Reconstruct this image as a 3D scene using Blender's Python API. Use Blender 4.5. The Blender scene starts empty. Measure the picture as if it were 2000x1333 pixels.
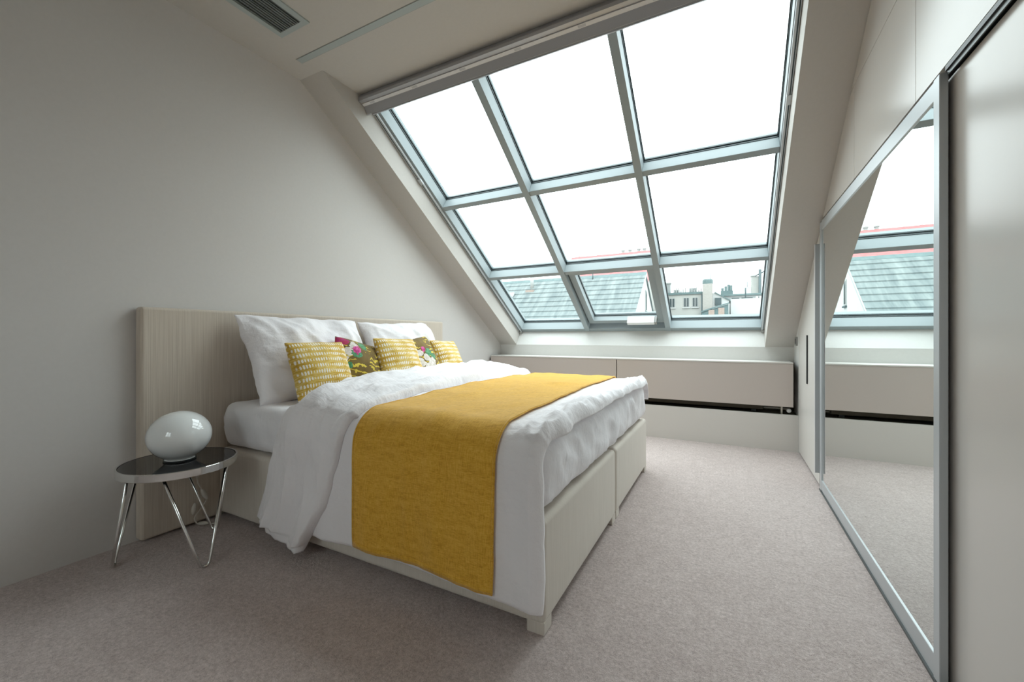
import bpy, bmesh, math, random
from mathutils import Vector, Matrix, noise

random.seed(7)
C = bpy.context.scene.collection
sc = bpy.context.scene

# ------------------------------------------------------------------ camera
cam_d = bpy.data.cameras.new('camera'); cam = bpy.data.objects.new('camera', cam_d); C.objects.link(cam)
cam_d.sensor_width = 36.0; cam_d.lens = 803.0 / 2000.0 * 36.0
cam_d.shift_y = -9.0 / 2000.0
cam_d.clip_start = 0.02; cam_d.clip_end = 500
cam.location = (0, 0, 1.04); cam.rotation_euler = (math.pi / 2, 0, math.radians(27.695))
sc.camera = cam

# ------------------------------------------------------------------ sky (overcast) and exposure
SKY = 6.3
world = bpy.data.worlds.new('overcast_sky'); sc.world = world; world.use_nodes = True
nt = world.node_tree; nt.nodes.clear()
def wn(t, **k):
    n = nt.nodes.new(t)
    for a, b in k.items(): setattr(n, a, b)
    return n
geo = wn('ShaderNodeTexCoord'); sep = wn('ShaderNodeSeparateXYZ'); nt.links.new(geo.outputs['Generated'], sep.inputs[0])
mr = wn('ShaderNodeMapRange'); mr.inputs['From Min'].default_value = -0.02; mr.inputs['From Max'].default_value = 1.0
mr.inputs['To Min'].default_value = 0.40; mr.inputs['To Max'].default_value = 1.0
nt.links.new(sep.outputs['Z'], mr.inputs['Value'])
nz = wn('ShaderNodeTexNoise'); nz.inputs['Scale'].default_value = 3.0; nz.inputs['Detail'].default_value = 5.0
nt.links.new(geo.outputs['Generated'], nz.inputs['Vector'])
mr2 = wn('ShaderNodeMapRange'); mr2.inputs['To Min'].default_value = 0.9; mr2.inputs['To Max'].default_value = 1.1
nt.links.new(nz.outputs['Fac'], mr2.inputs['Value'])
mul = wn('ShaderNodeMath', operation='MULTIPLY'); nt.links.new(mr.outputs[0], mul.inputs[0]); nt.links.new(mr2.outputs[0], mul.inputs[1])
mul2 = wn('ShaderNodeMath', operation='MULTIPLY'); nt.links.new(mul.outputs[0], mul2.inputs[0]); mul2.inputs[1].default_value = SKY
bgs = wn('ShaderNodeBackground'); bgs.inputs['Color'].default_value = (0.925, 1.0, 1.02, 1)
nt.links.new(mul2.outputs[0], bgs.inputs['Strength'])
bgg = wn('ShaderNodeBackground'); bgg.inputs['Color'].default_value = (0.20, 0.20, 0.19, 1); bgg.inputs['Strength'].default_value = SKY * 0.5
gt = wn('ShaderNodeMath', operation='GREATER_THAN'); gt.inputs[1].default_value = -0.02; nt.links.new(sep.outputs['Z'], gt.inputs[0])
mx = wn('ShaderNodeMixShader'); nt.links.new(gt.outputs[0], mx.inputs[0]); nt.links.new(bgg.outputs[0], mx.inputs[1]); nt.links.new(bgs.outputs[0], mx.inputs[2])
wo = wn('ShaderNodeOutputWorld'); nt.links.new(mx.outputs[0], wo.inputs[0])

sc.view_settings.view_transform = 'Standard'; sc.view_settings.look = 'None'
sc.view_settings.gamma = 1.0; sc.view_settings.use_curve_mapping = False
sc.view_settings.exposure = 0.08
sc.cycles.use_denoising = True
sc.cycles.max_bounces = 14; sc.cycles.diffuse_bounces = 9; sc.cycles.glossy_bounces = 6
sc.cycles.transparent_max_bounces = 12
sc.cycles.caustics_reflective = True; sc.cycles.caustics_refractive = False

# ------------------------------------------------------------------ slope frame of the roof window
SA = math.radians(33.46)
P0 = Vector((0, 4.747, 0.935))
NN = Vector((0, math.sin(SA), math.cos(SA)))      # outward
VV = Vector((0, -math.cos(SA), math.sin(SA)))     # up the slope
def S(x, v, w): return P0 + Vector((x, 0, 0)) + VV * v + NN * w
def slope_z(y): return 0.935 + (4.747 - y) * math.tan(SA)

# portal in the roof opening: guides the sky sampling
pl = bpy.data.lights.new('skylight_portal', 'AREA'); pl.shape = 'RECTANGLE'; pl.size = 2.75; pl.size_y = 3.2
pl.cycles.is_portal = True
po = bpy.data.objects.new('skylight_portal', pl); C.objects.link(po)
ctr = S(-1.05, 1.6, 0.42)
rot = Matrix((Vector((1, 0, 0)), VV, NN)).transposed()   # local z = outward, light shines -z (into the room)
po.matrix_world = Matrix.Translation(ctr) @ rot.to_4x4()

pl2 = bpy.data.lights.new('window_portal', 'AREA'); pl2.shape = 'RECTANGLE'; pl2.size = 1.0; pl2.size_y = 1.15; pl2.cycles.is_portal = True
po2 = bpy.data.objects.new('window_portal', pl2); C.objects.link(po2); po2.location = (-1.10, -1.52, 1.575); po2.rotation_euler = (math.pi / 2, 0, math.pi)

# ------------------------------------------------------------------ materials
def mat(name, col=(.8, .8, .8), rough=.5, metal=0., spec=.5, coat=0., coat_r=.1, sheen=0.):
    m = bpy.data.materials.new(name); m.use_nodes = True
    b = m.node_tree.nodes['Principled BSDF']
    b.inputs['Base Color'].default_value = (*col, 1); b.inputs['Roughness'].default_value = rough
    b.inputs['Metallic'].default_value = metal; b.inputs['Specular IOR Level'].default_value = spec
    b.inputs['Coat Weight'].default_value = coat; b.inputs['Coat Roughness'].default_value = coat_r
    b.inputs['Sheen Weight'].default_value = sheen
    return m
class NT:
    def __init__(s, m): s.m = m; s.t = m.node_tree; s.b = s.t.nodes['Principled BSDF']
    def n(s, t, props=None, **inp):
        k = s.t.nodes.new(t)
        for a, b in (props or {}).items(): setattr(k, a, b)
        for a, b in inp.items():
            key = a.replace('_', ' ')
            if isinstance(b, bpy.types.NodeSocket): s.t.links.new(b, k.inputs[key])
            else: k.inputs[key].default_value = b
        return k
    def l(s, a, b): s.t.links.new(a, b)
    def coord(s, kind='Object', scale=(1, 1, 1), rot=(0, 0, 0), loc=(0, 0, 0)):
        tc = s.n('ShaderNodeTexCoord'); mp = s.n('ShaderNodeMapping')
        mp.inputs['Scale'].default_value = scale; mp.inputs['Rotation'].default_value = rot; mp.inputs['Location'].default_value = loc
        s.l(tc.outputs[kind], mp.inputs['Vector']); return mp.outputs[0]
    def noise(s, vec, scale, detail=3, rough=.5):
        k = s.n('ShaderNodeTexNoise', Scale=scale, Detail=detail, Roughness=rough); s.l(vec, k.inputs['Vector']); return k.outputs['Fac']
    def ramp(s, fac, stops):
        k = s.n('ShaderNodeValToRGB'); s.l(fac, k.inputs[0]); e = k.color_ramp.elements
        while len(e) < len(stops): e.new(.5)
        for i, (p, c) in enumerate(stops):
            e[i].position = p; e[i].color = (*c, 1) if len(c) == 3 else c
        return k.outputs[0]
    def math(s, op, a, b=None, c=None):
        k = s.n('ShaderNodeMath', {'operation': op})
        for i, v in enumerate((a, b, c)):
            if v is None: continue
            if isinstance(v, bpy.types.NodeSocket): s.l(v, k.inputs[i])
            else: k.inputs[i].default_value = v
        return k.outputs[0]
    def mix(s, fac, a, b):
        k = s.n('ShaderNodeMix', {'data_type': 'RGBA'})
        for i, v in ((0, fac), (6, a), (7, b)):
            if isinstance(v, bpy.types.NodeSocket): s.l(v, k.inputs[i])
            elif i == 0: k.inputs[0].default_value = v
            else: k.inputs[i].default_value = (*v, 1)
        return k.outputs[2]
    def bump(s, h, strength=.3, dist=.01):
        k = s.n('ShaderNodeBump', Strength=strength, Distance=dist); s.l(h, k.inputs['Height']); s.l(k.outputs[0], s.b.inputs['Normal'])
    def color(s, c): s.l(c, s.b.inputs['Base Color'])
M = {}
def speckle(name, c1, c2, scale, rough, bump=.2, dist=.002, kind='Object', stretch=(1, 1, 1), **k):
    m = mat(name, c1, rough, **k); t = NT(m); v = t.coord(kind, stretch)
    f = t.noise(v, scale, 4, .6); t.color(t.ramp(f, [(.3, c1), (.7, c2)])); t.bump(f, bump, dist); M[name] = m; return m
speckle('wall_paint', (.59, .565, .545), (.605, .58, .56), 60, .75, .05, .001)
speckle('back_paint', (.84, .825, .80), (.86, .845, .82), 60, .75, .05, .001)
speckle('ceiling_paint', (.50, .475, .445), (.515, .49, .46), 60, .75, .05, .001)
speckle('white_paint', (.66, .655, .635), (.68, .675, .655), 50, .6, .04, .001)
# carpet
m = mat('carpet', (.4, .37, .36), .95, spec=.1, sheen=.3); t = NT(m); v = t.coord('Object')
f1 = t.noise(v, 260, 3, .7); f2 = t.noise(v, 18, 3, .6); f3 = t.noise(v, 2.2, 2, .5); f5 = t.noise(v, 75, 3, .7)
ff = t.math('ADD', t.math('MULTIPLY', f1, .40), t.math('ADD', t.math('MULTIPLY', f5, .40), t.math('ADD', t.math('MULTIPLY', f2, .14), t.math('MULTIPLY', f3, .06))))
t.color(t.ramp(ff, [(.38, (.35, .275, .255)), (.52, (.58, .485, .46)), (.64, (.77, .665, .64))])); t.bump(t.math('ADD', f1, f5), .8, .006); M['carpet'] = m
# upholstery with fine vertical ribs
def ribbed(name, c1, c2, axis, freq):
    m = mat(name, c1, .85, spec=.2, sheen=.2); t = NT(m)
    st = [6, 6, 6]; st[axis] = freq
    v = t.coord('Object', tuple(st)); f = t.noise(v, 1.0, 2, .6); f2 = t.noise(t.coord('Object'), 500, 2, .5)
    t.color(t.ramp(f, [(.3, c1), (.7, c2)])); t.bump(t.math('ADD', f, t.math('MULTIPLY', f2, .4)), .35, .003); M[name] = m
m = mat('headboard_fabric', (.50, .44, .35), .85, spec=.2, sheen=.2); t = NT(m); v = t.coord('Object', (20, 230, 2.5))
f = t.noise(v, 1.0, 3, .6); t.color(t.ramp(f, [(.3, (.485, .415, .345)), (.7, (.61, .54, .46))])); t.bump(f, .4, .003); M['headboard_fabric'] = m
m = mat('base_fabric', (.58, .545, .47), .8, spec=.25, sheen=.2); t = NT(m); v = t.coord('Object', (260, 260, 6))
f = t.noise(v, 1.0, 2, .6); t.color(t.ramp(f, [(.3, (.61, .555, .49)), (.7, (.67, .615, .55))])); t.bump(f, .25, .002); M['base_fabric'] = m
# white linen
m = mat('white_linen', (.84, .815, .835), .8, spec=.2, sheen=.15); t = NT(m); v = t.coord('Object')
f = t.noise(t.coord('Object', (9, 9, 9)), 1.0, 5, .55); f2 = t.noise(t.coord('Object', (2.2, 9, 5)), 1.0, 4, .6)
t.bump(t.math('ADD', f, f2), .5, .022); M['white_linen'] = m
m = mat('sheet_linen', (.83, .815, .84), .8, spec=.2, sheen=.15); t = NT(m)
f = t.noise(t.coord('Object', (14, 10, 2.6)), 1.0, 4, .55); f2 = t.noise(t.coord('Object'), 7, 4, .6)
t.bump(t.math('ADD', f, t.math('MULTIPLY', f2, .6)), .5, .02); M['sheet_linen'] = m
# mustard weave
m = mat('mustard_weave', (.56, .33, .06), .9, spec=.1, sheen=.25); t = NT(m)
fa = t.noise(t.coord('Object', (40, 500, 500)), 1.0, 2, .6); fb = t.noise(t.coord('Object', (500, 40, 40)), 1.0, 2, .6)
f = t.math('ADD', t.math('MULTIPLY', fa, .5), t.math('MULTIPLY', fb, .5)); fl = t.noise(t.coord('Object', (12, 60, 60)), 1.0, 3, .6)
f = t.math('ADD', t.math('MULTIPLY', f, .75), t.math('MULTIPLY', fl, .25))
t.color(t.ramp(f, [(.36, (.50, .255, .022)), (.5, (.70, .385, .045)), (.66, (.82, .51, .095))])); t.bump(f, .5, .003); M['mustard_weave'] = m
m = mat('mustard_hem', (.58, .33, .035), .9, spec=.1); M['mustard_hem'] = m
# yellow hatched cushion
def hatch(name, seed):
    m = mat(name, (.7, .5, .12), .85, spec=.15, sheen=.2); t = NT(m); off = (seed * 1.7, seed * .9, 0)
    v = t.coord('Object', loc=off)
    def wave(direction, scale, dist):
        k = t.n('ShaderNodeTexWave', {'wave_type': 'BANDS', 'bands_direction': direction}, Scale=scale, Distortion=dist, Detail=2.0, Detail_Scale=3.0); t.l(v, k.inputs['Vector']); return k.outputs['Fac']
    rows = wave('Y', 8.5, 1.2); colm = wave('X', 21.0, 1.6); broad = wave('X', 3.1, 2.0)
    n1 = t.noise(t.coord('Object', (150, 30, 1), loc=off), 1.0, 2, .6); n2 = t.noise(t.coord('Object', (25, 170, 1), loc=off), 1.0, 2, .6)
    big = t.noise(v, 9, 3, .6)
    base = t.ramp(t.math('ADD', t.math('MULTIPLY', n2, .6), t.math('MULTIPLY', big, .4)), [(.38, (.50, .29, .03)), (.52, (.66, .45, .10)), (.66, (.76, .60, .24))])
    dash = t.math('MULTIPLY', t.math('MULTIPLY', rows, colm), t.math('ADD', t.math('MULTIPLY', broad, .7), t.math('MULTIPLY', n1, .9)))
    fac = t.ramp(dash, [(.18, (0, 0, 0)), (.48, (1, 1, 1))])
    t.color(t.mix(fac, base, (.86, .82, .74))); t.bump(t.math('ADD', n1, n2), .3, .002); M[name] = m
hatch('yellow_hatch', 1); 
# olive floral cushion: scrolls and blossoms
def floral(name, spots, scroll_off):
    m = mat(name, (.22, .14, .02), .7, spec=.25, sheen=.2); t = NT(m); v = t.coord('Object')
    base = t.ramp(t.noise(v, 14, 2), [(.3, (.125, .075, .009)), (.7, (.19, .12, .018))])
    wv = t.n('ShaderNodeTexWave', {'wave_type': 'RINGS'}, Scale=9.0, Distortion=9.0, Detail=2.0, Detail_Scale=2.2); t.l(t.coord('Object', loc=scroll_off), wv.inputs['Vector'])
    msk = t.math('GREATER_THAN', wv.outputs['Fac'], .80)
    area = t.math('GREATER_THAN', t.noise(t.coord('Object', loc=scroll_off), 7, 1), .46)
    col = t.mix(t.math('MULTIPLY', msk, area), base, (.66, .50, .05))
    nzv = t.noise(v, 34, 2, .6); nzl = t.noise(v, 60, 2, .5)
    for (sx, sy, r, c, c2) in spots:
        d = t.n('ShaderNodeVectorMath', {'operation': 'DISTANCE'}); sxyz = t.n('ShaderNodeVectorMath', {'operation': 'MULTIPLY'})
        t.l(v, sxyz.inputs[0]); sxyz.inputs[1].default_value = (1, 1, 0); t.l(sxyz.outputs[0], d.inputs[0]); d.inputs[1].default_value = (sx, sy, 0)
        dd = t.math('ADD', d.outputs['Value'], t.math('MULTIPLY', t.math('SUBTRACT', nzv, .5), r * 1.6))
        k = t.math('LESS_THAN', dd, r)
        col = t.mix(k, col, t.ramp(nzl, [(.4, c), (.6, c2)]))
    t.color(col); M[name] = m
PK, PK2, WH, WH2, GR, GR2, RD = (.42, .02, .16), (.70, .10, .36), (.62, .56, .50), (.75, .70, .66), (.05, .20, .08), (.10, .32, .16), (.42, .02, .07)
floral('olive_floral', [(-.12, .05, .034, WH, WH2), (-.15, .13, .040, RD, PK), (-.085, .10, .03, WH, WH2), (-.015, .115, .032, GR, GR2), (-.075, .045, .036, GR, GR2), (-.07, .065, .033, PK, PK2), (-.13, -.05, .026, GR, GR2), (-.15, -.005, .022, WH, WH2), (.14, -.12, .03, PK, RD), (-.14, -.12, .022, WH, WH2)], (.05, .3, 0))
floral('olive_floral_white', [(.02, .02, .036, GR, GR2), (.055, -.02, .03, GR, GR2), (-.03, -.02, .03, WH, WH2), (.02, -.075, .045, WH, WH2), (-.035, -.10, .04, WH, WH2), (-.07, .03, .028, WH, WH2), (-.10, -.04, .04, WH, WH2), (-.02, .055, .022, PK, PK2)], (.4, .1, 0))
# metals, glass
M['aluminium'] = mat('aluminium', (.50, .55, .57), .42, metal=.55)
M['frame_grey'] = mat('frame_grey', (.30, .345, .36), .5, spec=.35)
M['alu_profile'] = mat('alu_profile', (.52, .545, .565), .36, metal=.35)
M['cassette'] = mat('cassette', (.40, .40, .42), .4, metal=.35)
M['cassette_strip'] = mat('cassette_strip', (.66, .65, .66), .4)
M['cassette_mark'] = mat('cassette_mark', (.48, .48, .50), .5)
M['rubber'] = mat('rubber', (.02, .035, .04), .5)
M['chrome'] = mat('chrome', (.78, .78, .77), .08, metal=1.0)
M['black_glass'] = mat('black_glass', (.006, .006, .007), .03, spec=.6)
M['dark_metal'] = mat('dark_metal', (.02, .024, .024), .4)
M['track_lip'] = mat('track_lip', (.12, .13, .13), .4, metal=.5)
M['dark_recess'] = mat('dark_recess', (.10, .085, .06), .8)
M['opal_glass'] = mat('opal_glass', (.78, .80, .80), .05, spec=.5, coat=1.0, coat_r=.02)
M['slat_grey'] = mat('slat_grey', (.13, .145, .145), .45)
M['strip_grey'] = mat('strip_grey', (.37, .415, .415), .35)
M['white_plastic'] = mat('white_plastic', (.78, .79, .79), .35)
M['cord_white'] = mat('cord_white', (.62, .58, .52), .5)
M['grey_plastic'] = mat('grey_plastic', (.30, .30, .29), .4)
M['lacquer'] = mat('lacquer', (.60, .56, .525), .22, spec=.5)
m = mat('lacquer_matt', (.66, .635, .60), .38, spec=.4); M['lacquer_matt'] = m
M['cover_panel'] = mat('cover_panel', (.56, .495, .455), .35, spec=.4)
m = mat('mirror', (.86, .90, .89), .0, metal=1.0); M['mirror'] = m
# window glass: see-through with a faint reflection
m = bpy.data.materials.new('window_glass'); m.use_nodes = True; t = m.node_tree; t.nodes.clear()
tr = t.nodes.new('ShaderNodeBsdfTransparent'); tr.inputs[0].default_value = (.955, .98, .975, 1)
gl = t.nodes.new('ShaderNodeBsdfGlossy'); gl.inputs['Roughness'].default_value = .0
lw = t.nodes.new('ShaderNodeLayerWeight'); lw.inputs['Blend'].default_value = .5
pw = t.nodes.new('ShaderNodeMath'); pw.operation = 'POWER'; pw.inputs[1].default_value = 5.0; t.links.new(lw.outputs['Facing'], pw.inputs[0])
fr = t.nodes.new('ShaderNodeMath'); fr.operation = 'MULTIPLY_ADD'; fr.inputs[1].default_value = .5; fr.inputs[2].default_value = .02; t.links.new(pw.outputs[0], fr.inputs[0])
mxs = t.nodes.new('ShaderNodeMixShader'); ou = t.nodes.new('ShaderNodeOutputMaterial')
t.links.new(fr.outputs[0], mxs.inputs[0]); t.links.new(tr.outputs[0], mxs.inputs[1]); t.links.new(gl.outputs[0], mxs.inputs[2]); t.links.new(mxs.outputs[0], ou.inputs[0]); M['window_glass'] = m
# outside
def streak(name, c1, c2, stretch, scale=1.0, rough=.8, bump=.3):
    m = mat(name, c1, rough); t = NT(m); f = t.noise(t.coord('Object', stretch), scale, 4, .65)
    t.color(t.ramp(f, [(.3, c1), (.7, c2)])); t.bump(f, bump, .05); M[name] = m
streak('slate_roof', (.075, .100, .104), (.175, .205, .200), (2.6, .28, .28))
streak('red_roof', (.31, .10, .10), (.38, .14, .14), (2, 2, 2))
streak('cream_render', (.33, .33, .31), (.40, .395, .37), (.8, .8, .5))
streak('white_render', (.45, .46, .45), (.50, .505, .495), (.5, .5, .4))
streak('teal_metal', (.085, .13, .132), (.125, .175, .175), (2, 2, 2))
streak('grey_render', (.235, .25, .25), (.295, .305, .30), (.6, .6, .4))
streak('beige_brick', (.29, .275, .25), (.36, .34, .315), (4, 4, 9))
M['far_glass'] = mat('far_glass', (.03, .045, .048), .2)
M['far_dark'] = mat('far_dark', (.05, .075, .08), .6)
M['far_frame'] = mat('far_frame', (.33, .34, .33), .6)
streak('terracotta', (.30, .22, .185), (.36, .29, .25), (5, 5, 5))

# ------------------------------------------------------------------ mesh helpers
def obj(name, verts, faces, m, parent=None, smooth=False, bevel=0., seg=2):
    me = bpy.data.meshes.new(name)
    bm = bmesh.new(); vs = [bm.verts.new(v) for v in verts]
    for f in faces:
        try: bm.faces.new([vs[i] for i in f])
        except ValueError: pass
    bmesh.ops.recalc_face_normals(bm, faces=bm.faces)
    if bevel > 0:
        bmesh.ops.bevel(bm, geom=bm.edges[:], offset=bevel, segments=seg, affect='EDGES', profile=.5)
        if seg > 1: smooth = True
    bm.to_mesh(me); bm.free()
    if smooth: me.polygons.foreach_set('use_smooth', [True] * len(me.polygons))
    me.materials.append(M[m]); o = bpy.data.objects.new(name, me); C.objects.link(o)
    if parent is not None: o.parent = parent
    if bevel > 0 and seg > 1:
        wn_ = o.modifiers.new('weighted', 'WEIGHTED_NORMAL'); wn_.keep_sharp = True
    return o
BF = [(0, 1, 3, 2), (4, 6, 7, 5), (0, 4, 5, 1), (2, 3, 7, 6), (0, 2, 6, 4), (1, 5, 7, 3)]
def bv(x0, x1, y0, y1, z0, z1): return [(x, y, z) for x in (x0, x1) for y in (y0, y1) for z in (z0, z1)]
def box(name, x0, x1, y0, y1, z0, z1, m, parent=None, bevel=0., seg=2):
    return obj(name, bv(x0, x1, y0, y1, z0, z1), BF, m, parent, bevel=bevel, seg=seg)
def sbox(name, x0, x1, v0, v1, w0, w1, m, parent=None, bevel=0., seg=2):
    return obj(name, [S(x, v, w) for x in (x0, x1) for v in (v0, v1) for w in (w0, w1)], BF, m, parent, bevel=bevel, seg=seg)
def prism(name, poly, x0, x1, m, parent=None, bevel=0., seg=2):      # polygon in (y, z), extruded along x
    n = len(poly); vs = [(x0, *p) for p in poly] + [(x1, *p) for p in poly]
    fs = [tuple(range(n)), tuple(range(2 * n - 1, n - 1, -1))] + [(i, (i + 1) % n, n + (i + 1) % n, n + i) for i in range(n)]
    return obj(name, vs, fs, m, parent, bevel=bevel, seg=seg)
def multi(name, parts, m, parent=None, smooth=False):
    vs, fs = [], []
    for v, f in parts:
        k = len(vs); vs += list(v); fs += [tuple(i + k for i in q) for q in f]
    return obj(name, vs, fs, m, parent, smooth)
def tube(pts, r, n=10):
    pts = [Vector(p) for p in pts]; vs, fs = [], []; prev = None
    for i, p in enumerate(pts):
        d = (pts[min(i + 1, len(pts) - 1)] - pts[max(i - 1, 0)]).normalized()
        a = prev if prev is not None else (Vector((0, 0, 1)) if abs(d.z) < .9 else Vector((1, 0, 0)))
        u = (a - d * a.dot(d)).normalized(); prev = u; w = d.cross(u); rr = r[i] if isinstance(r, (list, tuple)) else r
        for k in range(n):
            an = 2 * math.pi * k / n; vs.append(p + (u * math.cos(an) + w * math.sin(an)) * rr)
    for i in range(len(pts) - 1):
        for k in range(n): fs.append((i * n + k, i * n + (k + 1) % n, (i + 1) * n + (k + 1) % n, (i + 1) * n + k))
    fs.append(tuple(range(n - 1, -1, -1))); fs.append(tuple((len(pts) - 1) * n + k for k in range(n)))
    return vs, fs
def lathe(prof, n=40, c=(0, 0, 0)):
    vs, fs = [], []
    for r, z in prof:
        for k in range(n): a = 2 * math.pi * k / n; vs.append((c[0] + r * math.cos(a), c[1] + r * math.sin(a), c[2] + z))
    for i in range(len(prof) - 1):
        for k in range(n): fs.append((i * n + k, i * n + (k + 1) % n, (i + 1) * n + (k + 1) % n, (i + 1) * n + k))
    if prof[0][0] > 1e-6: fs.append(tuple(range(n - 1, -1, -1)))
    if prof[-1][0] > 1e-6: fs.append(tuple((len(prof) - 1) * n + k for k in range(n)))
    return vs, fs
def empty(name, loc=(0, 0, 0)):
    o = bpy.data.objects.new(name, None); C.objects.link(o); o.empty_display_size = .012
    return o
def tag(o, label, cat, group=None):
    o['label'] = label; o['category'] = cat
    if group: o['group'] = group
    return o
def struct(o, label, cat):
    o['kind'] = 'structure'; o['label'] = label; o['category'] = cat; return o
def thing(name, label, cat, group=None): return tag(empty(name), label, cat, group)
def based(root, loc):
    """put a thing's Empty at its base and keep its parts where they are"""
    v = Vector(loc); root.location = v
    for ch in root.children: ch.location = ch.location - v
    return root
def interp(x, xs, ys):
    if x <= xs[0]: return ys[0]
    for i in range(len(xs) - 1):
        if x <= xs[i + 1]:
            f = (x - xs[i]) / (xs[i + 1] - xs[i]); return ys[i] + f * (ys[i + 1] - ys[i])
    return ys[-1]

# ------------------------------------------------------------------ the room
XL, XR, ZC = -2.66, .56, 2.84
struct(box('floor', -2.86, 1.3, -1.50, 5.0, -.12, 0, 'carpet'), 'mottled grey mauve carpet covering the whole bedroom floor', 'floor')
struct(prism('wall_left', [(-1.50, 0), (5.05, 0), (5.05, slope_z(5.05) + .36), (1.55, 3.1), (-1.50, 3.1)], -2.86, XL, 'wall_paint'), 'plain pale wall behind the headboard', 'wall')
WX0, WX1, WZ0, WZ1 = -1.60, -.60, 1.00, 2.15
wbk = multi('wall_back', [(bv(-2.66, WX0, -1.50, -1.30, 0, 3.1), BF), (bv(WX1, 1.3, -1.50, -1.30, 0, 3.1), BF), (bv(WX0, WX1, -1.50, -1.30, 0, WZ0), BF), (bv(WX0, WX1, -1.50, -1.30, WZ1, 3.1), BF)], 'back_paint')
struct(wbk, 'plain pale wall with a window opposite the skylight', 'wall')
struct(box('wall_right', 1.18, 1.3, -1.30, 4.425, 0, 3.1, 'wall_paint'), 'pale wall behind the fitted wardrobe', 'wall')
struct(box('ceiling', XL, 1.18, -1.30, 2.30, ZC, 3.1, 'ceiling_paint'), 'flat pale ceiling with a vent grille', 'ceiling')
sd, cd = math.sin(SA), math.cos(SA)
o = prism('wall_window', [(4.747, 0), (4.747, .935), (4.747 + .40 * sd, .935 + .40 * cd), (5.4, 1.2), (5.4, 0)], XL, XR, 'white_paint')
struct(o, 'low white knee wall and sloping sill under the skylight', 'wall')
struct(prism('wall_right_return', [(4.425, 0), (5.4, 0), (5.4, 1.2), (4.97, 1.27), (4.747, .945), (4.425, slope_z(4.425) + .02)], XR, 1.18, 'white_paint'), 'narrow wall return beyond the wardrobe end', 'wall')
for nm, x0, x1, lb in (('ceiling_slope_left', XL, -2.425, 'sloped ceiling strip between headboard wall and skylight'),
                       ('ceiling_slope_right', .325, 1.18, 'sloped ceiling strip between skylight and wardrobe')):
    struct(sbox(nm, x0, x1, -.25 if x0 > 0 else -.25, 3.62, 0, .375, 'ceiling_paint'), lb, 'ceiling')

# ------------------------------------------------------------------ skylight
win = empty('window_1'); struct(win, 'large sloped skylight with grey metal bars and nine panes', 'window')
XA, XB = -2.425, .325
M1, M2 = (-1.533, -1.478), (-.610, -.557)
FL, FR = -2.372, .295
WI, WO, WG = .20, .37, .335
sbox('frame_stile', XA, FL, 0, 3.35, WI, WO, 'frame_grey', win)
sbox('frame_stile', FR, XB, 0, 3.35, WI, WO, 'frame_grey', win)
sbox('frame_head', FL, FR, 3.05, 3.35, WI, WO, 'frame_grey', win)
for a, b in ((FL, M1[0]), (M1[1], M2[0]), (M2[1], FR)):
    sbox('frame_sill', a, b, .0, .055, WI, WO, 'frame_grey', win)
    for v in (1.03, 2.04):
        sbox('transom', a, b, v, v + .046, WI, WO, 'frame_grey', win, bevel=.002, seg=1)
for a, b in (M1, M2):
    prof = [(3.2, WO), (3.2, WI - .008), (.02, WI - .008), (-.012, WI + .004), (-.02, WI + .03), (-.0, WI + .05), (.0, WO)]
    vs = [S(x, v, w) for x in (a, b) for v, w in prof]; n = len(prof)
    obj('mullion', vs, [tuple(range(n)), tuple(range(2 * n - 1, n - 1, -1))] + [(i, (i + 1) % n, n + (i + 1) % n, n + i) for i in range(n)], 'frame_grey', win)
cols = ((FL, M1[0]), (M1[1], M2[0]), (M2[1], FR)); rows = ((.055, 1.03), (1.076, 2.04), (2.086, 3.05))
def seal_ring(name, a, b, v0, v1, w0, w1, t, parent, m='rubber'):
    parts = []
    for (x0, x1, p, q) in ((a, a + t, v0, v1), (b - t, b, v0, v1), (a + t, b - t, v0, v0 + t), (a + t, b - t, v1 - t, v1)):
        parts.append(([S(x, v, w) for x in (x0, x1) for v in (p, q) for w in (w0, w1)], BF))
    return multi(name, parts, m, parent)
for i, (a, b) in enumerate(cols):
    for j, (v0, v1) in enumerate(rows):
        if (i, j) == (1, 0): continue
        sbox('pane', a, b, v0, v1, WG, WG + .008, 'window_glass', win)
        seal_ring('seal', a, b, v0, v1, WG - .014, WG - .001, .009, win)
        seal_ring('glazing_bead', a, b, v0, v1, WG - .032, WG - .022, .004, win)
# opening sash in the middle of the bottom row
sash = empty('sash'); sash.parent = win
sa, sb_, s0, s1 = M1[1] + .012, M2[0] - .012, .100, 1.024
seal_ring('sash_gap', M1[1] + .0005, M2[0] - .0005, .0555, 1.0295, .30, .31, .013, sash)
sw = .062
parts = []
for (x0, x1, p, q) in ((sa, sa + sw, s0, s1), (sb_ - sw, sb_, s0, s1), (sa + sw, sb_ - sw, s0, s0 + .055), (sa + sw, sb_ - sw, s1 - .055, s1)):
    parts.append(([S(x, v, w) for x in (x0, x1) for v in (p, q) for w in (.245, .36)], BF))
multi('sash_frame', parts, 'frame_grey', sash)
sbox('sash_pane', sa + sw, sb_ - sw, s0 + .055, s1 - .055, WG, WG + .008, 'window_glass', sash)
seal_ring('sash_seal', sa + sw, sb_ - sw, s0 + .055, s1 - .055, WG - .022, WG - .001, .009, sash)
sbox('motor_box', -1.01, -.715, .128, .172, .195, .285, 'white_plastic', sash, bevel=.004)
sbox('motor_end_cap', -.714, -.69, .124, .168, .20, .28, 'grey_plastic', sash, bevel=.003)

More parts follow.
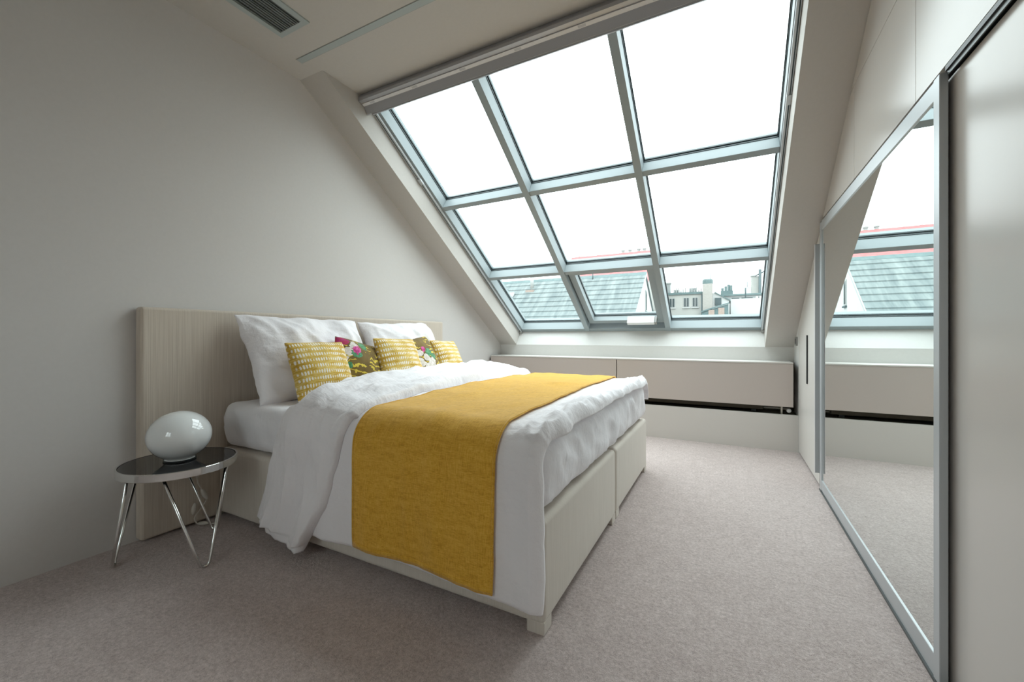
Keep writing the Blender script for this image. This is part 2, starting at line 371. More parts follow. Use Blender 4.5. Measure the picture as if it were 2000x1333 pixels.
# second window, in the wall behind the camera
w2 = empty('window_2'); struct(w2, 'two-pane casement window in the wall opposite the skylight', 'window')
for a, b, c, d in ((WX0, WX0 + .06, WZ0, WZ1), (WX1 - .06, WX1, WZ0, WZ1)): box('frame_stile', a, b, -1.45, -1.38, c, d, 'frame_grey', w2)
for c, d in ((WZ0, WZ0 + .06), (WZ1 - .06, WZ1)): box('frame_rail', WX0 + .06, WX1 - .06, -1.45, -1.38, c, d, 'frame_grey', w2)
xm = (WX0 + WX1) / 2; box('mullion', xm - .03, xm + .03, -1.45, -1.38, WZ0 + .06, WZ1 - .06, 'frame_grey', w2)
for a, b in ((WX0 + .06, xm - .03), (xm + .03, WX1 - .06)): box('pane', a, b, -1.42, -1.412, WZ0 + .06, WZ1 - .06, 'window_glass', w2)
box('window_sill', WX0, WX1, -1.37, -1.27, WZ0 - .0, WZ0 + .02, 'white_paint', w2)

# blind at the head of the skylight
bl = thing('roller_blind', 'long grey metal blind cassette with side rails at the skylight head', 'blind')
prism('cassette', [(2.185, 2.839), (2.163, 2.800), (2.166, 2.783), (2.198, 2.775), (2.216, 2.768), (2.248, 2.722), (2.258, 2.720), (2.299, 2.752), (2.299, 2.839)], XA + .004, XB - .004, 'cassette', bl)
prism('cover_strip', [(2.194, 2.777), (2.192, 2.770), (2.212, 2.762), (2.216, 2.769)], XA + .012, XB - .012, 'cassette_strip', bl)
prism('bottom_bar', [(2.250, 2.722), (2.254, 2.712), (2.275, 2.722), (2.275, 2.735)], XA + .05, XB - .05, 'cassette', bl)
for k in range(6):
    x = -2.34 + k * .40
    prism('printed_mark', [(2.1955, 2.7688), (2.1952, 2.7682), (2.2085, 2.7630), (2.2088, 2.7636)], x, x + .045, 'cassette_mark', bl)
for x0, x1 in ((XA + .002, XA + .034), (XB - .026, XB - .002)):
    g = sbox('guide_rail', x0, x1, .0, 3.08, .176, .199, 'alu_profile', bl, bevel=.002, seg=1)
    sbox('rail_groove', x0 + .012, x0 + .018, .02, 3.07, .174, .178, 'rubber', g)
    sbox('rail_joint', x0 - .001, x1 + .004, 2.37, 2.43, .170, .19, 'alu_profile', g, bevel=.004)
    sbox('rail_end_plug', x0 - .001, x1 + .006, -.02, .045, .165, .199, 'grey_plastic', g, bevel=.006)

# ------------------------------------------------------------------ ceiling fittings
vt = thing('ceiling_vent', 'rectangular grey slatted air vent set in the flat ceiling', 'vent')
vx0, vx1, vy0, vy1 = -2.370, -2.117, .55, 1.543
fr_ = []
for a, b, c, d in ((vx0, vx0 + .034, vy0, vy1), (vx1 - .036, vx1, vy0, vy1), (vx0 + .034, vx1 - .036, vy0, vy0 + .03), (vx0 + .034, vx1 - .036, vy1 - .03, vy1)):
    fr_.append((bv(a, b, c, d, ZC - .008, ZC + .0), BF))
multi('vent_frame', fr_, 'strip_grey', vt)
box('vent_back', vx0 + .034, vx1 - .036, vy0 + .03, vy1 - .03, ZC - .0008, ZC, 'dark_metal', vt)
xs_ = [vx0 + .043 + k * .0185 for k in range(10)]
for k, x in enumerate(xs_):
    box('slat', x, x + (.0055 if k in (0, 4, 8) else .0105), vy0 + .03, vy1 - .03, ZC - .0075, ZC - .001, 'slat_grey', vt)
based(vt, ((vx0 + vx1) / 2, (vy0 + vy1) / 2, ZC))
ls = thing('ceiling_strip', 'long narrow grey strip set flush in the ceiling before the skylight', 'ceiling strip')
box('strip_cover', -2.480, .30, 1.713, 1.753, ZC - .003, ZC, 'strip_grey', ls)
box('strip_edge', -2.484, .304, 1.709, 1.757, ZC - .001, ZC, 'grey_plastic', ls)
based(ls, (-1.1, 1.733, ZC))

# ------------------------------------------------------------------ radiator cover under the window
rc = thing('radiator_cover', 'long low beige radiator casing with two front panels under the skylight', 'radiator cover')
box('front_panel', -2.632, -1.066, 4.445, 4.463, .400, .790, 'cover_panel', rc, bevel=.0015, seg=1)
box('front_panel', -1.058, .522, 4.445, 4.463, .400, .790, 'cover_panel', rc, bevel=.0015, seg=1)
box('top_board', -2.632, .522, 4.443, 4.746, .791, .803, 'lacquer_matt', rc)
box('back_panel', XL, XR, 4.715, 4.745, .0, .79, 'dark_recess', rc)
box('lower_panel', XL + .001, XR - .001, 4.445, 4.470, .0, .330, 'lacquer_matt', rc)
box('inner_shelf', XL + .001, XR - .001, 4.470, 4.714, .30, .322, 'dark_recess', rc)
based(rc, (-1.05, 4.445, 0))
rd = thing('radiator', 'dark radiator behind the beige casing with a white valve showing', 'radiator')
box('radiator_body', -2.45, .30, 4.56, 4.64, .345, .74, 'dark_recess', rd, bevel=.01)
box('bracket_foot', -2.40, -2.36, 4.57, 4.63, .322, .35, 'dark_metal', rd); box('bracket_foot', .2, .24, 4.57, 4.63, .322, .35, 'dark_metal', rd)
v_, f_ = lathe([(.0, 0), (.014, 0), (.019, .01), (.019, .04), (.014, .048), (0, .048)], 20)
o = obj('valve_knob', [(.493 + a * 1.0, 4.478 + c, .362 + b) for a, b, c in v_], f_, 'white_plastic', rd, smooth=True)
multi('valve_pipe', [tube([(.493, 4.52, .362), (.493, 4.60, .362), (.30, 4.60, .362)], .009)], 'cord_white', rd, True)
multi('riser_pipe', [tube([(.437, 4.49, .323), (.437, 4.49, .44)], .008)], 'cord_white', rd, True)
based(rd, (-1.0, 4.6, .322))
so = thing('wall_socket', 'small grey socket on the wall return by the wardrobe end', 'socket')
box('socket_plate', .548, .560, 4.50, 4.58, .955, 1.035, 'grey_plastic', so, bevel=.003)
box('socket_face', .5465, .549, 4.515, 4.565, .970, 1.02, 'dark_metal', so)
based(so, (.56, 4.54, .955))

# ------------------------------------------------------------------ fitted wardrobe along the right
wd = thing('wardrobe', 'full height fitted wardrobe with a mirrored sliding door and beige glossy doors', 'wardrobe')
prism('carcass', [(-1.285, .0), (4.42, .0), (4.42, slope_z(4.42) - .012), (1.875, 2.832), (-1.285, 2.832)], .625, 1.17, 'dark_recess', wd)
md = empty('mirror_door'); md.parent = wd
Y0, Y1, ZT = 1.652, 3.425, 1.808
X0, X1 = .550, .570
box('stile', X0, X1, Y0, Y0 + .040, .012, ZT + .004, 'alu_profile', md, bevel=.0015, seg=1)
box('stile', X0, X1, Y1 - .05, Y1, .012, ZT - .004, 'alu_profile', md, bevel=.0015, seg=1)
box('top_rail', X0 + .001, X1, Y0 + .04, Y1 - .05, ZT - .058, ZT - .012, 'alu_profile', md, bevel=.0015, seg=1)
box('top_lip', X0 + .003, X1, Y0 + .04, Y1 - .05, ZT - .011, ZT + .002, 'alu_profile', md)
box('bottom_rail', X0 + .001, X1, Y0 + .04, Y1 - .05, .022, .082, 'alu_profile', md, bevel=.0015, seg=1)
box('bottom_lip', X0 + .004, X1, Y0 + .04, Y1 - .05, .010, .021, 'alu_profile', md)
box('mirror', X0 + .006, X1 - .002, Y0 + .04, Y1 - .05, .082, ZT - .058, 'mirror', md)
sl = box('sliding_door', .580, .600, .10, 1.83, .014, 1.803, 'lacquer', wd, bevel=.0015, seg=1)
box('sliding_door', .603, .622, -1.28, .16, .014, 1.803, 'lacquer', wd, bevel=.0015, seg=1)
tk = box('top_track', .576, .624, -1.28, 3.36, 1.812, 1.828, 'dark_metal', wd)
box('track_lip', .566, .569, -1.28, Y0 - .004, 1.800, 1.828, 'track_lip', tk)
box('track_front', .561, .5655, -1.28, Y0 - .004, 1.8135, 1.828, 'dark_metal', tk)
bt = box('bottom_track', .548, .624, -1.28, 3.44, .0005, .009, 'track_lip', wd)
fdp = [(3.487, .02), (4.405, .02), (4.405, slope_z(4.405) - .012), (3.487, slope_z(3.487) - .012)]
fd = prism('far_door', fdp, .558, .578, 'lacquer_matt', wd)
box('bar_handle', .549, .557, 3.945, 3.965, .665, 1.05, 'dark_metal', fd, bevel=.002, seg=1)
box('plinth', .60, .622, 3.44, 4.41, .0, .019, 'dark_metal', wd)
hp = box('grip_profile', .530, .560, 3.463, 3.470, .105, 1.672, 'alu_profile', wd)
box('grip_edge', .5275, .5305, 3.455, 3.472, .105, 1.672, 'cassette_strip', hp)
prism('filler_strip', [(3.43, .012), (3.484, .012), (3.484, slope_z(3.484) - .012), (3.43, slope_z(3.43) - .012)], .562, .585, 'lacquer_matt', wd)
G = .0015
ys = 4.747 - (2.30 - .935) / math.tan(SA)           # where the slope passes z = 2.30
yl = 4.747 - (1.829 - .935) / math.tan(SA)
def zs(y): return slope_z(y) - .004
prism('upper_panel', [(2.62 + G, 1.829), (yl - .01, 1.829), (2.70, zs(2.70)), (2.62 + G, 2.30 - G)][0:4], .560, .580, 'lacquer', wd)
prism('upper_panel', [(1.858 + G, 1.829), (2.62 - G, 1.829), (2.62 - G, 2.30 - G), (1.858 + G, 2.30 - G)], .560, .580, 'lacquer', wd)
for a, b in ((.70, 1.858), (-1.28, .70)):
    prism('upper_panel', [(a + G, 1.829), (b - G, 1.829), (b - G, 2.30 - G), (a + G, 2.30 - G)], .560, .580, 'lacquer', wd)
prism('top_panel', [(1.858 + G, 2.30 + G), (ys - .01, 2.30 + G), (1.88, zs(1.88)), (1.858 + G, zs(1.88))], .560, .580, 'lacquer', wd)
for a, b in ((.70, 1.858), (-1.28, .70)):
    prism('top_panel', [(a + G, 2.30 + G), (b - G, 2.30 + G), (b - G, 2.835), (a + G, 2.835)], .560, .580, 'lacquer', wd)
based(wd, (.60, 1.5, 0))

# ------------------------------------------------------------------ bed
hb = thing('headboard', 'wide beige ribbed fabric headboard standing against the left wall', 'headboard')
box('panel', -2.658, -2.592, .955, 3.415, .012, 1.190, 'headboard_fabric', hb, bevel=.016, seg=3)
based(hb, (-2.63, 2.2, .0))
bed = thing('bed', 'wide beige upholstered box spring bed base in two halves', 'bed')
for a, b in ((1.306, 2.330), (2.342, 3.320)):
    u = box('base_unit', -2.588, -.560, a, b, .034, .402, 'base_fabric', bed, bevel=.022, seg=3)
    for x, dy in ((-2.50, .12), (-.630, .004)):
        for y in (a + dy, b - .07 - dy): box('leg', x, x + .068, y, y + .07, .0, .046, 'base_fabric', u, bevel=.003, seg=1)
based(bed, (-1.57, 2.31, 0))

def fbm(p, o=3):
    return noise.fractal(Vector(p), 1.0, 2.0, o, noise_basis='PERLIN_ORIGINAL')
def crease(x, y, z=0.):
    n1 = noise.noise(Vector((x, y, z))); n2 = noise.noise(Vector((x * 2.1 + 7, y * 2.1, z + 3)))
    return (1 - min(1, abs(n1) * 2.4)) ** 2 + .5 * (1 - min(1, abs(n2) * 2.4)) ** 2 - .45
def grid_shell(outer, inner, name, m, parent=None):
    """closed shell from two equal grids of points"""
    nu, nv = len(outer), len(outer[0]); vs = [p for r in outer for p in r] + [p for r in inner for p in r]; K = nu * nv; fs = []
    for i in range(nu - 1):
        for j in range(nv - 1):
            a = i * nv + j; fs.append((a, a + 1, a + nv + 1, a + nv)); fs.append((K + a, K + a + nv, K + a + nv + 1, K + a + 1))
    for i in range(nu - 1):
        for j in (0, nv - 1):
            a = i * nv + j; fs.append((a, a + nv, K + a + nv, K + a))
    for j in range(nv - 1):
        for i in (0, nu - 1):
            a = i * nv + j; fs.append((a, a + 1, K + a + 1, K + a))
    return obj(name, vs, fs, m, parent, smooth=True)

# mattress with a fitted sheet
def mattress():
    x0, x1, y0, y1, z0, z1 = -2.562, -.574, 1.326, 3.305, .412, .662
    bm = bmesh.new(); bmesh.ops.create_cube(bm, size=1)
    for v in bm.verts: v.co = Vector(((x0 + x1) / 2 + v.co.x * (x1 - x0), (y0 + y1) / 2 + v.co.y * (y1 - y0), (z0 + z1) / 2 + v.co.z * (z1 - z0)))
    bmesh.ops.bevel(bm, geom=bm.edges[:], offset=.045, segments=4, affect='EDGES', profile=.5)
    for it in range(7):
        es = [e for e in bm.edges if e.calc_length() > .035]
        if not es: break
        bmesh.ops.subdivide_edges(bm, edges=es, cuts=1, use_grid_fill=True)
        if len(bm.verts) > 60000: break
    bmesh.ops.triangulate(bm, faces=[f for f in bm.faces if len(f.verts) > 4])
    bm.normal_update()
    nrm = {v.index: v.normal.copy() for v in bm.verts}
    for i, v in enumerate(bm.verts):
        p = v.co; n = v.normal; side = 1 - abs(n.z)
        low = max(0, (z1 - p.z) / (z1 - z0))
        q = (p.x * 9 + p.z * 3, p.y * 9 + p.z * 4.0, p.z * 1.6)
        d = side * (fbm(q) * .012 + .008 * crease(p.x * 5 + p.z * 4, p.y * 5 + p.z * 5, p.z * 2) + abs(fbm((p.x * 5 + p.z * 5, p.y * 5 + p.z * 6, 3.1))) * .010) + (1 - side) * fbm((p.x * 5, p.y * 5, 7)) * .004
        bulge = .010 * math.sin(math.pi * min(1, max(0, (p.z - z0) / (z1 - z0)))) * side
        v.co = p + n * (d + bulge)
        if side > .5: v.co.z += (1 if p.z < z0 + .06 else 0) * fbm((p.x * 3, p.y * 3, 1)) * .006
    me = bpy.data.meshes.new('mattress'); bm.to_mesh(me); bm.free(); me.polygons.foreach_set('use_smooth', [True] * len(me.polygons))
    me.materials.append(M['sheet_linen']); o = bpy.data.objects.new('mattress', me); C.objects.link(o); return o
tag(mattress(), 'thick mattress in a creased white fitted sheet on the bed base', 'mattress')

# cover profile across the bed: t 0..1 from near hem over the top to far hem
YN, YF, ZTOP, RC = 1.290, 3.338, .668, .085
def prof(t, zb):
    t1, t2, t3, t4 = .27, .36, .70, .79
    if t <= t1:
        f = t / t1; return (YN - .008 * (1 - f), zb + f * (ZTOP - RC - zb)), (-1, 0)
    if t <= t2:
        a = (t - t1) / (t2 - t1) * math.pi / 2; return (YN + RC - RC * math.cos(a), ZTOP - RC + RC * math.sin(a)), (-math.cos(a), math.sin(a))
    if t <= t3:
        f = (t - t2) / (t3 - t2); return (YN + RC + f * (YF - YN - 2 * RC), ZTOP + .016 * math.sin(math.pi * f)), (0, 1)
    if t <= t4:
        a = math.pi / 2 - (t - t3) / (t4 - t3) * math.pi / 2; return (YF - RC + RC * math.cos(a), ZTOP - RC + RC * math.sin(a)), (math.cos(a), math.sin(a))
    f = (t - t4) / (1 - t4); return (YF + .008 * f, ZTOP - RC - f * (ZTOP - RC - zb)), (1, 0)
def topness(t): return 1.0 if .32 < t < .74 else 0.0
def hang(t): return max(0, (.27 - t) / .27) if t < .27 else (max(0, (t - .79) / .21) if t > .79 else 0)
XFOOT = -.552
def duvet_off(x, y, z, t):
    h = hang(t)
    o = .044 + .010 * fbm((x * 2.2, y * 1.8, z * 1.5), 2) + .005 * fbm((x * 6, y * 3.5, z * 2 + 4), 3)
    o += h * .010 * math.sin(x * 15 + 2.2 * math.sin(x * 4) + z * 2)
    calm = 1.0 if not -1.45 < x < -.70 else .45
    o += calm * (.011 * crease(x * 3.0 + y * .5, y * 2.0 + z * 1.2, 1.7) + .003 * crease(x * 8, y * 5 + z * 3, 4.2))
    return max(o, .022)
def x_left(y, z, t):
    if t < .315: return interp(z, [.05, .475, .69, .74], [-2.15, -2.0, -1.885, -1.855])
    if t > .745: return interp(z, [.05, .475, .69], [-2.2, -2.15, -2.12])
    return interp(y, [1.34, 1.5, 1.77, 2.3, 3.25], [-1.865, -1.93, -2.03, -2.08, -2.12])
def x_right(y, z, t):
    if t < .315: return interp(z, [.044, .276, .61, .70], [-1.735, -1.585, -1.47, -1.445])
    if t > .745: return interp(z, [.05, .475, .69], [-1.62, -1.58, -1.56])
    return interp(y, [1.34, 2.2, 3.1, 3.3], [-1.44, -1.515, -1.55, -1.56])
dv = thing('duvet', 'white cotton duvet spread over the bed with its top folded back', 'duvet')
NT_, NX_ = 220, 150
outer, inner = [], []
for i in range(NX_ + 1):
    ro, ri = [], []
    u = i / NX_; u = 1 - (1 - u) ** 1.35
    for j in range(NT_ + 1):
        t = j / NT_
        zb = interp(u, [0, .75, 1], [.122, .122, .096]) + .008 * fbm((u * 6, .3, 0)) if t < .5 else .545
        (y, z), n = prof(t, zb)
        xl = x_left(y, z, t) + .10
        x = xl + u * (XFOOT - xl)
        d = XFOOT - x
        wav = .010 * fbm((y * 5, z * 5, 2.0)) + (.008 * math.sin(y * 17 + 2 * math.sin(y * 5)) * topness(t))
        edge = math.sqrt(max(0, 1 - (1 - min(1, d / .045)) ** 2))
        th = duvet_off(x, y, z, t)
        ruff = max(0, 1 - d / .16) * (.022 * max(0, crease(y * 9 + x * 4, x * 7, 2.0) + .3) + .010 * abs(fbm((y * 14, x * 8, z * 6))) + .004) * (topness(t) + .3)
        e0 = .012
        oo = e0 + (th + ruff - e0) * edge
        if hang(t) > 0: oo = e0 + (th + ruff - e0) * edge * min(1, math.sqrt(min(1, (.27 - t if t < .27 else 1 - t + .0) * 1 / .27 * 8 if t > .79 else t / .27 * 8)) * 1.0 + .35)
        xx = x + wav * max(0, 1 - d / .25)
        if topness(t): xx += .010 * max(0, 1 - d / .2)
        ro.append((xx, y + n[0] * oo, z + n[1] * oo)); ri.append((xx, y + n[0] * .004, z + n[1] * .004))
    outer.append(ro); inner.append(ri)
grid_shell(outer, inner, 'duvet_body', 'white_linen', dv)
# folded-back top end
outer, inner = [], []
NU = 110
for i in range(NU + 1):
    ro, ri = [], []
    u = i / NU
    u = .5 - .5 * math.cos(math.pi * u) if True else u
    for j in range(NT_ + 1):
        t = j / NT_
        zb = interp(u, [0, .3, .75, .95, 1], [.090, .085, .060, .042, .046]) + .006 * fbm((u * 9, 1.1, 0))
        if t > .5: zb = .545
        (y, z), n = prof(t, zb)
        xl, xr = x_left(y, z, t), x_right(y, z, t)
        tt = 1.0 if .36 < t < .70 else (interp(t, [.20, .36], [.0, 1.0]) if t <= .36 else interp(t, [.70, .86], [1.0, 0]))
        T = .036 + tt * interp(u, [0, .25, .6, 1], [.058, .060, .028, .004])
        T += .012 * fbm((u * 1.6 + 3, y * 2.2, z * 2)) + .006 * fbm((u * 5, y * 4, z * 3 + 9))
        T += .016 * crease(x_left(y, z, t) + u * 2.2 + z * .9, y * 1.5 + z * .8, 6.1) + .005 * crease(u * 5 + z * 2, y * 3 + z * 2.2, 2.2)
        h = hang(t)
        T += h * .014 * math.sin(u * 16 + z * 5 + 2 * math.sin(u * 5)) * (1 if t < .5 else .3) * (.4 + .6 * u)
        # crease running to the lower tip
        if t < .3: T -= .022 * h * math.exp(-((u - .62 - .1 * h) / .05) ** 2); T += .02 * h * math.exp(-((u - .80) / .10) ** 2)
        el = math.sqrt(max(0, 1 - (1 - min(1, u / .14)) ** 2)); er = math.sqrt(max(0, 1 - (1 - min(1, (1 - u) / .05)) ** 2))
        x = xl + u * (xr - xl)
        base = duvet_off(x, y, z, t) * (1.0 if u > .3 else interp(u, [0, .3], [.08, 1.0]))
        eb = 1 if .02 < t < .98 else .45
        oo = base + .003 + (max(T, .014)) * min(el, er) * eb
        xx = x + .010 * fbm((y * 4, z * 4, 5)) * (1 if u > .5 else .6)
        ro.append((xx, y + n[0] * oo, z + n[1] * oo))
        bo = min(oo - .002, base + .001) if u > .02 else .004
        ri.append((xx, y + n[0] * bo, z + n[1] * bo))
    outer.append(ro); inner.append(ri)
grid_shell(outer, inner, 'folded_top', 'white_linen', dv)

# mustard runner across the foot half
rn = thing('bed_runner', 'mustard yellow woven runner laid across the white duvet', 'bed runner')
def runner_strip(name, ua, ub, ta, tb, lift, thick, m, nu, ntt):
    outer, inner = [], []
    for i in range(nu + 1):
        u = ua + (ub - ua) * i / nu; ro, ri = [], []
        for j in range(ntt + 1):
            t = ta + (tb - ta) * j / ntt
            zb = .150 + .003 * fbm((u * 4, 8, 0)) if t < .5 else .55
            (y, z), n = prof(t, zb)
            drift = interp(y, [1.25, 1.36, 2.2, 3.3], [0, -.0, -.04, -.085])
            x = -1.405 + drift + u * .690
            x += .004 * fbm((y * 3, z * 3, u))
            # follow the duvet hem's own profile height
            oo = duvet_off(x, y, z, t) + lift + .0015 * fbm((x * 8, y * 6, z * 6))
            ro.append((x, y + n[0] * (oo + thick), z + n[1] * (oo + thick))); ri.append((x, y + n[0] * oo, z + n[1] * oo))
        outer.append(ro); inner.append(ri)
    return grid_shell(outer, inner, name, m, rn)
runner_strip('cloth', 0, 1, 0, 1, .009, .006, 'mustard_weave', 48, 170)
for (a, b, c, d) in ((0, 1, 0.004, .0165), (0.0, .012, .01, .99), (.988, 1.0, .01, .99)):
    runner_strip('hem_stitch', a, b, c, d, .0135, .0032, 'mustard_weave', 20 if b - a > .5 else 2, 3 if d - c < .1 else 150)

# ------------------------------------------------------------------ pillows and cushions
def pillow_mesh(name, a, b, th, m, seed, wr=.012, k=.07, n=44, flop=0., cround=.05, ol=.004):
    outer, inner = [], []
    for i in range(n + 1):
        u = -math.cos(math.pi * i / n) * .35 + (2 * i / n - 1) * .65; ro, ri = [], []
        for j in range(n + 1):
            v = -math.cos(math.pi * j / n) * .35 + (2 * j / n - 1) * .65
            x = a * u * (1 - k * (1 - v * v)); y = b * v * (1 - k * (1 - u * u))
            h = th * (max(0, (1 - abs(u) ** 2.4) * (1 - abs(v) ** 2.4))) ** .55
            cr = 1 - cround * (u * u * v * v) ** 2; x *= cr; y *= cr
            x += ol * fbm((v * 2.3, seed, u * .6)) ; y += ol * fbm((u * 2.3, seed + 5, v * .6))
            e = min(1, (1 - max(abs(u), abs(v))) * 8)
            r = math.hypot(u, v)
            w = wr * e * (fbm((x * 4.5 + seed, y * 4.5, seed * .7), 3) + .9 * crease(x * 3.2 + y * 2 + seed, y * 1.6 - x * .8, seed))
            if flop: y += flop * max(0, abs(u) - .6) * max(0, v)
            ro.append((x, y, .0015 + h + w)); ri.append((x, y, -.0015 - h * .9))
        outer.append(ro); inner.append(ri)
    return grid_shell(outer, inner, name, m)
def pose(o, c, lean, yaw=0., roll=0.):
    up = Vector((-math.sin(lean), 0, math.cos(lean))); nr = Vector((math.cos(lean), 0, math.sin(lean))); rt = Vector((0, 1, 0))
    R = Matrix((rt, up, nr)).transposed()
    R = Matrix.Rotation(yaw, 3, 'Z') @ R @ Matrix.Rotation(roll, 3, 'Z')
    o.matrix_world = Matrix.Translation(Vector(c)) @ R.to_4x4()
D = math.radians
p = pillow_mesh('pillow', .432, .292, .120, 'white_linen', 3.0, .024, .06, 64, 0, .022, .012); pose(p, (-2.385, 1.775, .905), D(27), 0, D(-1))
tag(p, 'large white pillow on the near side, leaning on the headboard', 'pillow', 'white bed pillows')
p = pillow_mesh('pillow', .412, .285, .115, 'white_linen', 9.0, .022, .06, 64, 0, .022, .010); pose(p, (-2.40, 2.655, .905), D(27), 0, D(1))
tag(p, 'large white pillow on the window side, behind the rear cushions', 'pillow', 'white bed pillows')
cush = [
    ('yellow_hatch', (-2.150, 1.650, .838), 25, -6, 0, .190, 'yellow and white hatched cushion nearest the bedside lamp, before the near pillow', 2),
    ('olive_floral', (-2.170, 1.955, .845), 27, 0, -17, .185, 'olive brown floral cushion with pink blossoms, tilted between two yellow cushions', 4),
    ('yellow_hatch', (-2.090, 2.250, .853), 24, -4, -2, .195, 'yellow and white hatched cushion in the middle of the row of five', 6),
    ('olive_floral_white', (-2.175, 2.575, .862), 26, 0, 8, .185, 'olive floral cushion with white blossoms, half hidden behind middle cushion', 8),
    ('yellow_hatch', (-2.165, 2.925, .838), 24, 2, -2, .185, 'pale yellow hatched cushion nearest the window, last in the row', 10)]
for mm, c, lean, yaw, roll, s, lb, sd_ in cush:
    p = pillow_mesh('throw_cushion', s, s, .075, mm, float(sd_), .006, .06, 32); pose(p, c, D(lean), D(yaw), D(roll))
    tag(p, lb, 'cushion', 'small throw cushions on the bed')

# ------------------------------------------------------------------ bedside table and lamp
tb = thing('side_table', 'small round side table with black glass top and chrome hairpin legs', 'side table')
TC = (-2.325, 1.006)
v_, f_ = lathe([(0, .436), (.218, .436), (.220, .437), (.220, .447), (.218, .4485), (0, .4485)], 64, (*TC, 0)); obj('tabletop', v_, f_, 'black_glass', tb)
v_, f_ = lathe([(.2210, .416), (.228, .416), (.229, .418), (.229, .448), (.228, .4495), (.2210, .4495)], 72, (*TC, 0))
n = 72; f_ = f_[:5 * n] + [(5 * n + k, 5 * n + (k + 1) % n, (k + 1) % n, k) for k in range(n)]
obj('rim', v_, f_, 'chrome', tb, smooth=False)
v_, f_ = lathe([(0, .428), (.2200, .428), (.2200, .4355), (0, .4355)], 48, (*TC, 0)); obj('support_plate', v_, f_, 'dark_metal', tb)
for fx, fy in ((-2.441, .803), (-2.079, .993), (-2.445, 1.215)):
    ang = math.atan2(fy - TC[1], fx - TC[0]); d = Vector((math.cos(ang), math.sin(ang), 0)); q = Vector((-d.y, d.x, 0)); foot = Vector((fx, fy, .0))
    top = Vector((*TC, .428)) + d * .165
    tip = [foot + q * (.021 * s) + Vector((0, 0, .0065 + .021 * (1 - math.cos(math.asin(min(1, abs(s))))))) for s in (-1, -.8, -.45, 0, .45, .8, 1)]
    multi('leg', [tube([top - q * .125] + tip + [top + q * .125], .0062, 12)], 'chrome', tb, True)
based(tb, (*TC, 0))
lp = thing('table_lamp', 'glossy white glass egg-shaped lamp standing on the black side table', 'lamp')
LC = (-2.325, 1.005, .567); g = []
for k in range(33):
    a = -math.pi / 2 + math.pi * k / 32; z = .115 * math.sin(a); r = .126 * math.cos(a)
    if z < -.098: continue
    g.append((max(r, 0), z))
g = [(0, -.108), (.050, -.108), (.060, -.104)] + g
v_, f_ = lathe(g, 56, LC); obj('globe', v_, f_, 'opal_glass', lp, smooth=True)
v_, f_ = lathe([(0, .449), (.062, .449), (.063, .450), (.063, .455), (.060, .4565), (0, .4565)], 48, (LC[0], LC[1], 0)); obj('base', v_, f_, 'dark_metal', lp)
v_, f_ = lathe([(.0, .4566), (.058, .4566), (.056, .4595), (0, .4595)], 48, (LC[0], LC[1], 0)); obj('collar', v_, f_, 'white_plastic', lp)
cpts = [(-2.39, 1.0, .4535), (-2.45, 1.03, .453), (-2.53, 1.12, .452), (-2.565, 1.17, .452), (-2.575, 1.185, .44), (-2.575, 1.19, .40), (-2.574, 1.19, .33), (-2.572, 1.195, .24), (-2.57, 1.225, .17), (-2.568, 1.235, .13), (-2.566, 1.20, .085), (-2.563, 1.175, .05), (-2.555, 1.195, .012), (-2.53, 1.235, .006), (-2.50, 1.27, .005)]
def smooth_path(pts, k=5):
    pts = [Vector(p) for p in pts]; out = []
    for i in range(len(pts) - 1):
        p0, p1, p2, p3 = pts[max(i - 1, 0)], pts[i], pts[i + 1], pts[min(i + 2, len(pts) - 1)]
        for s in range(k):
            t = s / k; out.append(.5 * ((2 * p1) + (p2 - p0) * t + (2 * p0 - 5 * p1 + 4 * p2 - p3) * t * t + (3 * p1 - p0 - 3 * p2 + p3) * t ** 3))
    return out + [pts[-1]]
multi('cord', [tube(smooth_path(cpts), .0035, 8)], 'cord_white', lp, True)
def pod(name, a, b, r):
    a, b = Vector(a), Vector(b); n = 9
    pts = [a.lerp(b, i / (n - 1)) for i in range(n)]; rr = [max(.002, r * math.sin(math.pi * (i + .35) / (n - .3)) ** .6) for i in range(n)]
    multi(name, [tube(pts, rr, 12)], 'cord_white', lp, True)
pod('cord_switch', (-2.572, 1.19, .355), (-2.571, 1.192, .265), .0135)
pod('cord_connector', (-2.568, 1.21, .20), (-2.565, 1.238, .135), .013)
pod('cord_connector', (-2.563, 1.178, .135), (-2.560, 1.166, .075), .012)
pod('plug', (-2.555, 1.185, .022), (-2.525, 1.225, .014), .011)
based(lp, (LC[0], LC[1], .449))

# ------------------------------------------------------------------ houses seen through the skylight
hs = thing('slate_roof_house', 'neighbouring house with a weathered grey roof and white gable', 'house')
RX0, RX1 = -30.0, -6.2; ridge = (36.0, 6.36); pitch = 3.05 / 3.95; eave_y = 29.5
n_c = 11; L = (ridge[0] - eave_y)
for k in range(n_c):                                   # overlapping courses of roofing sheets
    y1 = ridge[0] - L * k / n_c; y0 = ridge[0] - L * (k + 1) / n_c - .12
    z1 = ridge[1] - (ridge[0] - y1) * pitch; z0 = ridge[1] - (ridge[0] - y0) * pitch
    e = .05
    prism('roof_course', [(y1, z1 - .02), (y1, z1 + .01), (y0, z0 + e + .05), (y0, z0 + e - .03)], RX0, RX1 + .12, 'slate_roof', hs)
prism('rear_roof_slope', [(36.0, 6.36), (36.0, 6.28), (42.0, 6.28 - 6 * pitch), (42.0, 6.36 - 6 * pitch)], RX0, RX1 + .12, 'slate_roof', hs)
prism('gable_wall', [(36.0, 6.26), (29.7, 6.26 - 6.3 * pitch), (29.7, -6), (41.8, -6), (41.8, 6.26 - 5.8 * pitch)], RX1 - .35, RX1, 'white_render', hs)
